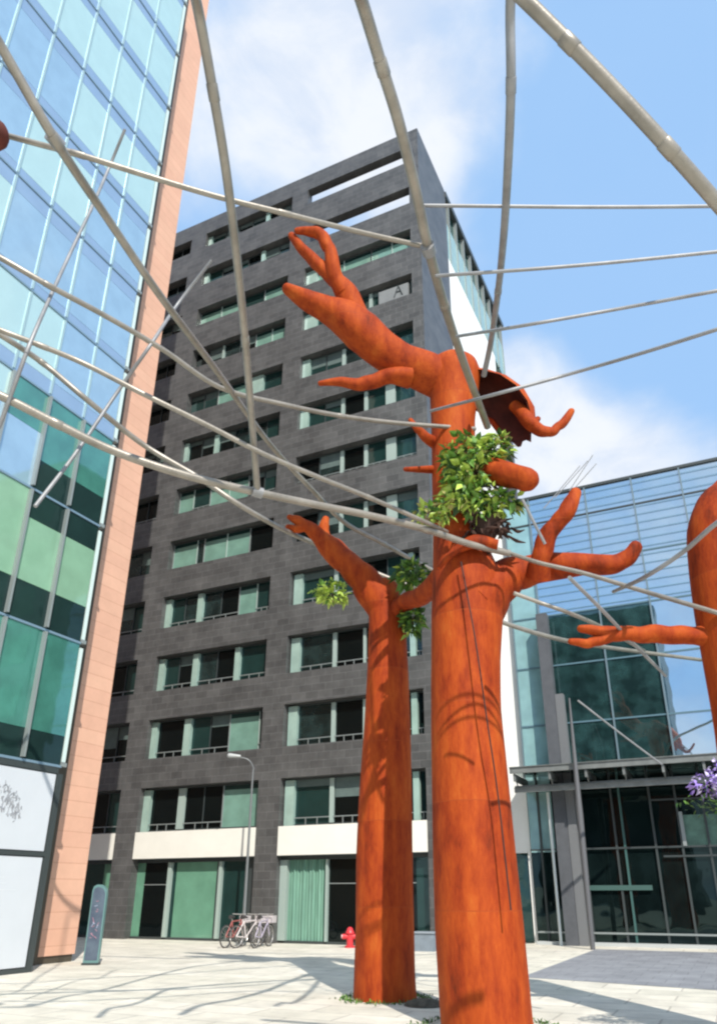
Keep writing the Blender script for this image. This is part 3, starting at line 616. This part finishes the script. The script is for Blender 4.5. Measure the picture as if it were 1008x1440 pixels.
pipe([(716, 778, 7), (760, 792, 7.2), (820, 806, 7.4), (900, 830, 7.8), (1008, 862, 8.5), (1080, 885, 8.6)], 'pipe leaving the lower branch and crossing the trunk at the right edge', r=.04)
pipe([(722, 834, 7), (760, 848, 7), (800, 862, 7), (850, 884, 6.5), (905, 915, 6)], 'short thin pipe slanting below the lower branch of the tall tree', r=.035)
pipe([(588, 289, 6), (700, 290, 6), (800, 291, 6), (900, 291, 6), (1000, 290, 6)], 'level thin rod high in the sky right of the tower top', r=0.024, m=STEELD, n=8)
pipe([(612, 388, 5.8), (740, 379, 6), (860, 369, 6), (1008, 354, 6), (1080, 346, 6)], 'second thin rod down crossing the sky from the tower side', r=0.024, m=STEELD, n=8)
pipe([(642, 473, 5.3), (740, 457, 6), (860, 436, 6), (1008, 409, 6.3), (1080, 396, 6.3)], 'third thin rod down across the sky below the dark roof edge', r=0.025, m=STEELD, n=8)
pipe([(605, 578, 5), (690, 556, 6), (800, 526, 6), (900, 497, 6.5), (1008, 463, 7), (1080, 440, 7)], 'lowest thin rod crossing the orange trunk and rising to the right edge', r=.03, m=STEELD, n=8)
pipe([(1080, 690, 9), (1008, 735, 8.5), (960, 776, 8), (905, 812, 7.5), (862, 832, 6)], 'rod slanting from the right trunk down in front of the blue hall glass', r=.035, m=STEELD)
pipe([(800, 812, 7), (850, 862, 6.5), (890, 905, 6), (935, 950, 5.5)], 'short rod slanting down to the right in front of the dark reflection', r=.03, m=STEELD, n=8)
pipe([(298, 366, 5.5), (250, 428, 5.5), (212, 485, 6), (165, 552, 6), (105, 640, 6.5), (50, 712, 7)], 'thin rod leaning across the terracotta strip from tower to glass wall', r=.03, m=STEELD, n=8)
pipe([(176, 182, 5), (152, 240, 5), (128, 295, 5.5), (95, 365, 6), (70, 420, 6.5), (40, 490, 7), (0, 598, 7), (-30, 660, 7)], 'thin rod slanting in front of the upper left glass panels', r=.03, m=STEELD, n=8)
pipe([(734, 702, 5), (752, 738, 5), (766, 765, 5)], 'very short rod between the plants and the lower branch fork', r=.022, m=STEELD, n=8)
pipe([(812, 985, 3.2), (870, 1030, 3.2), (930, 1075, 3.2)], 'thin brace slanting in front of the hall glass above the canopy', r=.03, m=STEELD, n=8)

# ------------------------------------------------------------------ plants
LEAF = [mat('leaf_mid', (.11, .24, .03), .5, var=.35, vscale=9), mat('leaf_light', (.42, .56, .09), .5, var=.3, vscale=9), mat('leaf_dark', (.03, .085, .014), .5, var=.3, vscale=9), mat('leaf_dry', (.40, .38, .13), .6)]
def foliage(name, blobs, n, L, label, H, mats=LEAF, wt=(5, 5, 2.5, .8), seed=1, cat='plant', stem=True, squash=.8):
    random.seed(seed); w = MB(); c0 = at(blobs[0][0], blobs[0][1], H)
    root = thing(name, c0, label, cat)
    tot = sum(b[2]*b[3] for b in blobs)
    for bx_, by_, rx, ry in blobs:
        c = at(bx_, by_, H); k = ppm(c); kk = int(n*rx*ry/tot)
        for i in range(kk):
            while True:
                q = Vector([random.uniform(-1, 1) for _ in range(3)])
                if .15 < q.length < 1: break
            if random.random() < .35: q = q.normalized()*random.uniform(.8, 1.12)
            p = c+rt*(q.x*rx/k)+Vector((0, 0, 1))*(q.z*ry/k)+ch*(q.y*rx/k*squash)
            d = (q.normalized()*.7+Vector([random.gauss(0, .6) for _ in range(3)])+Vector((0, 0, -.25))).normalized()
            u = Vector([random.gauss(0, .5), random.gauss(0, .5), 1]).normalized()
            cx = random.choices(mats, wt)[0]; l = L*random.choice((.45, .7, .9, 1.1, 1.5))*random.uniform(.85, 1.15)
            w.leaf(p, d, u, l, l*.24, cx)
    w.build('foliage', root)
    if stem:
        s = MB(); bm = mat('stem_brown', (.10, .07, .035), .8)
        for bx_, by_, rx, ry in blobs:
            c = at(bx_, by_, H); k = ppm(c)
            for i in range(5): s.tube([c0-Vector((0, 0, .2)), (c+c0)/2, c+rt*random.gauss(0, rx/k*.5)+Vector((0, 0, random.gauss(.1, .5)*ry/k))], [.018, .012, .006], bm, n=5, sub=3)
        s.build('stem', root)
    return root
foliage('leafy_plant', [(660, 640, 34, 26), (684, 640, 20, 22), (655, 675, 30, 34), (676, 704, 32, 20), (705, 708, 26, 13), (700, 628, 18, 18), (640, 655, 18, 26)], 1250, .16, 'bushy green plant growing from the nest at the fork of the tallest steel tree', 10.5, seed=4)
foliage('leafy_plant', [(598, 722, 15, 13), (625, 712, 10, 22)], 190, .14, 'pale yellow green sprig growing left of the tall trunk over the sagging pipe', 10.4, wt=(2, 6, 1, 2), seed=6)
foliage('leafy_plant', [(468, 834, 20, 16), (452, 830, 9, 10)], 260, .13, 'bright green tuft hanging left of the shorter steel tree', 14.0, wt=(2, 9, 0, 0), seed=8)
foliage('leafy_plant', [(578, 808, 20, 16)], 260, .16, 'green plant above the dark link branch between the two trunks', 13.6, wt=(5, 2, 4, 0), seed=9)
foliage('leafy_plant', [(580, 872, 14, 20)], 220, .16, 'dark green plant hanging below the link branch between the two trunks', 13.8, wt=(5, 1, 5, 0), seed=10)
PUR = [mat('petal_violet', (.33, .22, .62), .6), mat('petal_pale', (.66, .58, .82), .6), mat('petal_deep', (.12, .06, .30), .6)]
fl = foliage('flowering_tree', [(992, 1104, 20, 15), (1040, 1100, 45, 35), (1100, 1080, 60, 50)], 1300, .075, 'violet blossom twig reaching in at the right edge before the canopy', 9.0, mats=PUR, wt=(5, 4, 3), seed=12, cat='tree', stem=False)
w = MB(); random.seed(13)
b0 = at(1160, 1300, 9.0); b0.z = 0
w.tube([b0, b0+Vector((0, 0, 1.6)), at(1100, 1100, 9), at(1040, 1110, 9), at(996, 1112, 9)], [.09, .07, .04, .02, .006], mat('bark', (.10, .08, .06), .9, var=.3), n=8)
w.build('trunk', fl, True)
w = MB()
for i in range(200):
    p = at(random.gauss(1015, 24), random.gauss(1128, 10), 9.05+random.gauss(0, .12)); d = Vector([random.gauss(0, 1) for _ in range(3)]).normalized(); w.leaf(p, d, Vector((0, 0, 1)), .07, .015, LEAF[2] if i % 3 else LEAF[0])
w.build('leaves', fl)
# little planting rings at the trunk feet
for bs, rr, lab, sd_ in ((base2, .62, 'low weeds around the foot of the shorter steel tree', 21), (base1, .85, 'low weeds around the foot of the tallest steel tree', 22)):
    random.seed(sd_); w = MB()
    for i in range(420):
        a = random.uniform(0, 6.283); r = rr+abs(random.gauss(0, .10)); p = Vector((bs.x+math.cos(a)*r, bs.y+math.sin(a)*r, .0))
        d = Vector((random.gauss(0, .5), random.gauss(0, .5), .6)).normalized(); w.leaf(p, d, Vector((0, 0, 1)), random.uniform(.04, .10), .012, random.choice(LEAF[:3:2]))
    tag(w.build('ground_weeds'), lab, 'weeds', kind='stuff')
w = MB(); w.lathe((base2.x+.9, base2.y-.45, 0), [(.34, .006), (.30, .05), (.15, .09), (.02, .1)], mat('soil', (.09, .08, .06), .9, var=.5, vscale=9)); tag(w.build('soil_mound', smooth=True), 'small dark soil patch on the paving right of the shorter tree foot', 'soil')

# ------------------------------------------------------------------ small things on the plaza
tp = onG(128, 1357); t = thing('information_totem', tp, 'narrow blue violet information totem with a rounded top beside the terracotta wall', 'sign')
w = MB(); prof = [(-.19, .04), (.19, .04), (.19, 1.62)] + [(.19-.22*(1-math.cos(R(a))), 1.62+.24*math.sin(R(a))) for a in range(10, 91, 10)] + [(-.08, 1.86), (-.16, 1.82), (-.19, 1.72)]
def slab(w, prof, o, d0, d1, m, e=rt):
    e = Vector((e.x, e.y, 0)).normalized(); nn = Vector((-e.y, e.x, 0)); A = [o+e*x+nn*d0+Vector((0, 0, z)) for x, z in prof]; B = [o+e*x+nn*d1+Vector((0, 0, z)) for x, z in prof]
    w.face(A, m); w.face(list(reversed(B)), m)
    for i in range(len(prof)): j = (i+1) % len(prof); w.face([A[j], A[i], B[i], B[j]], m)
slab(w, prof, tp, -.06, .06, mat('totem_frame', (.16, .30, .29), .35, .2)); w.build('frame', t)
w = MB(); slab(w, [(x*.84, z*.93+.07) for x, z in prof], tp, -.068, -.061, mat('totem_face', (.07, .09, .13), .3, col2=(.12, .16, .20), vscale=3)); fc = w.build('face', t)
w = MB(); random.seed(31)
for i in range(16):
    x = random.uniform(-.1, .08); z = random.uniform(.5, 1.6); e = Vector((rt.x, rt.y, 0)).normalized(); nn = Vector((-e.y, e.x, 0)); p = tp+e*x+nn*-.072+Vector((0, 0, z))
    w.tube([p, p+e*random.uniform(.02, .09)+Vector((0, 0, random.gauss(0, .05)))], .008, random.choice([mat('mark_pink', (.45, .22, .28), .5), mat('mark_pale', (.40, .45, .58), .5)]), n=5)
w.build('faded_marks', fc)
w = MB(); slab(w, [(-.21, 0), (.21, 0), (.21, .05), (-.21, .05)], tp, -.1, .1, DARKF); w.build('foot', t)

lp = Vector((-15.86, 23.35, 0)); t = thing('street_lamp', lp, 'thin grey street lamp with a curved arm in front of the dark tower', 'street lamp')
LG = mat('lamp_grey', (.20, .21, .21), .45, .3)
w = MB(); w.tube([lp, lp+Vector((0, 0, 2.5)), lp+Vector((0, 0, 5.6)), lp+Vector((.02, 0, 5.9)), lp+Vector((-.12, -.15, 6.2)), lp+Vector((-.45, -.3, 6.32))], [.07, .05, .035, .03, .028, .025], LG, n=10); w.build('pole', t, True)
w = MB(); w.tube([lp+Vector((-.40, -.28, 6.34)), lp+Vector((-.75, -.5, 6.36))], [.05, .09], mat('lamp_head', (.42, .44, .43), .4), n=12, rnd=True); w.build('lamp_head', t, True)
w = MB(); w.tube([lp+Vector((0, 0, .0)), lp+Vector((0, 0, .25))], [.11, .08], LG); w.build('base', t, True)

hp = Vector((-12.1, 24.0, 0)); t = thing('fire_hydrant', hp, 'small red fire hydrant by the tower base left of the shorter tree', 'hydrant')
RED = mat('hydrant_red', (.62, .04, .05), .35)
w = MB(); w.lathe(hp, [(.17, 0), (.17, .05), (.11, .07), (.11, .40), (.15, .42), (.15, .46), (.12, .50), (.09, .58), (.03, .62)], RED); w.build('body', t, True)
w = MB(); e = Vector((rt.x, rt.y, 0)).normalized()
w.tube([hp+Vector((0, 0, .33))-e*.24, hp+Vector((0, 0, .33))+e*.24], .085, RED, n=12); w.build('side_outlets', t, True)
w = MB()
for s in (-1, 1): w.tube([hp+Vector((0, 0, .33))+e*s*.24, hp+Vector((0, 0, .33))+e*s*.28], .06, mat('cap_highlight', (.75, .45, .45), .4), n=12)  # pinkish highlight painted into the cap colour
w.build('outlet_caps', t, True)

def bicycle(loc, rz, label, col):
    b = thing('bicycle', (0, 0, 0), label, 'bicycle', 'bicycles parked by the tower'); fm = mat('bike_'+col[0], col[1], .4, .1); bk = mat('tyre', (.05, .045, .045), .8); ch_ = mat('chrome', (.6, .58, .55), .3, .6)
    for nm, x in (('wheel', -.52), ('wheel', .52)):
        w = MB(); w.tube([(x+.33*math.cos(a*.2618), 0, .34+.33*math.sin(a*.2618)) for a in range(25)], .022, bk, n=8, sub=1, cap0=False, cap1=False); wh = w.build(nm, b, True)
        w = MB(); w.tube([(x+.305*math.cos(a*.2618), 0, .34+.305*math.sin(a*.2618)) for a in range(25)], .012, ch_, n=6, sub=1, cap0=False, cap1=False)
        for a in range(12): w.tube([(x, 0, .34), (x+.30*math.cos(a*.5236), 0, .34+.30*math.sin(a*.5236))], .004, ch_, n=4)
        w.build('rim', wh, True)
    w = MB()
    for p in ([(-.52, 0, .34), (-.08, 0, .30)], [(-.52, 0, .34), (-.20, 0, .78)], [(-.08, 0, .30), (-.20, 0, .78)], [(-.08, 0, .30), (.36, 0, .74)], [(-.20, 0, .78), (.34, 0, .80)], [(.33, 0, .86), (.40, 0, .62), (.52, 0, .34)]): w.tube(p, .024, fm, n=8)
    w.build('frame', b, True)
    w = MB(); w.tube([(.33, 0, .86), (.31, 0, .98)], .014, ch_, n=6); w.tube([(.20, .26, 1.0), (.33, .15, .99), (.33, -.15, .99), (.20, -.26, 1.0)], .014, ch_, n=6); w.build('handlebar', b, True)
    w = MB(); w.tube([(-.33, 0, .91), (-.2, 0, .92), (-.05, 0, .90)], [.07, .05, .02], bk, n=8); w.tube([(-.20, 0, .78), (-.22, 0, .9)], .014, ch_, n=6); w.build('saddle', b, True)
    w = MB(); w.tube([(.42, 0, .62), (.62, 0, .74)], .01, ch_, n=5); w.box(.45, .75, -.14, .14, .72, .94, mat('basket_wire', (.55, .50, .50), .6)); w.build('basket', b)
    b.location = loc; b.rotation_euler = (0, 0, rz); return b
bicycle((-15.75, 22.7, 0), R(92), 'leftmost parked bicycle with a reddish frame by the lamp post', ('red', (.35, .10, .09)))
bicycle((-15.3, 22.8, 0), R(80), 'middle parked bicycle with a pale frame below the dark pier', ('pale', (.62, .56, .54)))
bicycle((-14.85, 23.0, 0), R(97), 'rightmost parked bicycle with a grey violet frame before the curtained shopfront', ('violet', (.42, .38, .46)))
w = MB(); w.box(-9.62, -8.95, 23.4, 23.8, 0, .50, mat('box_bluegrey', (.20, .24, .28), .6, var=.15)); w.box(-9.66, -8.91, 23.36, 23.84, .5, .54, mat('box_lid', (.30, .34, .38), .5)); tag(w.build('utility_box'), 'low blue grey utility box standing between the two trunks at the tower foot', 'box')
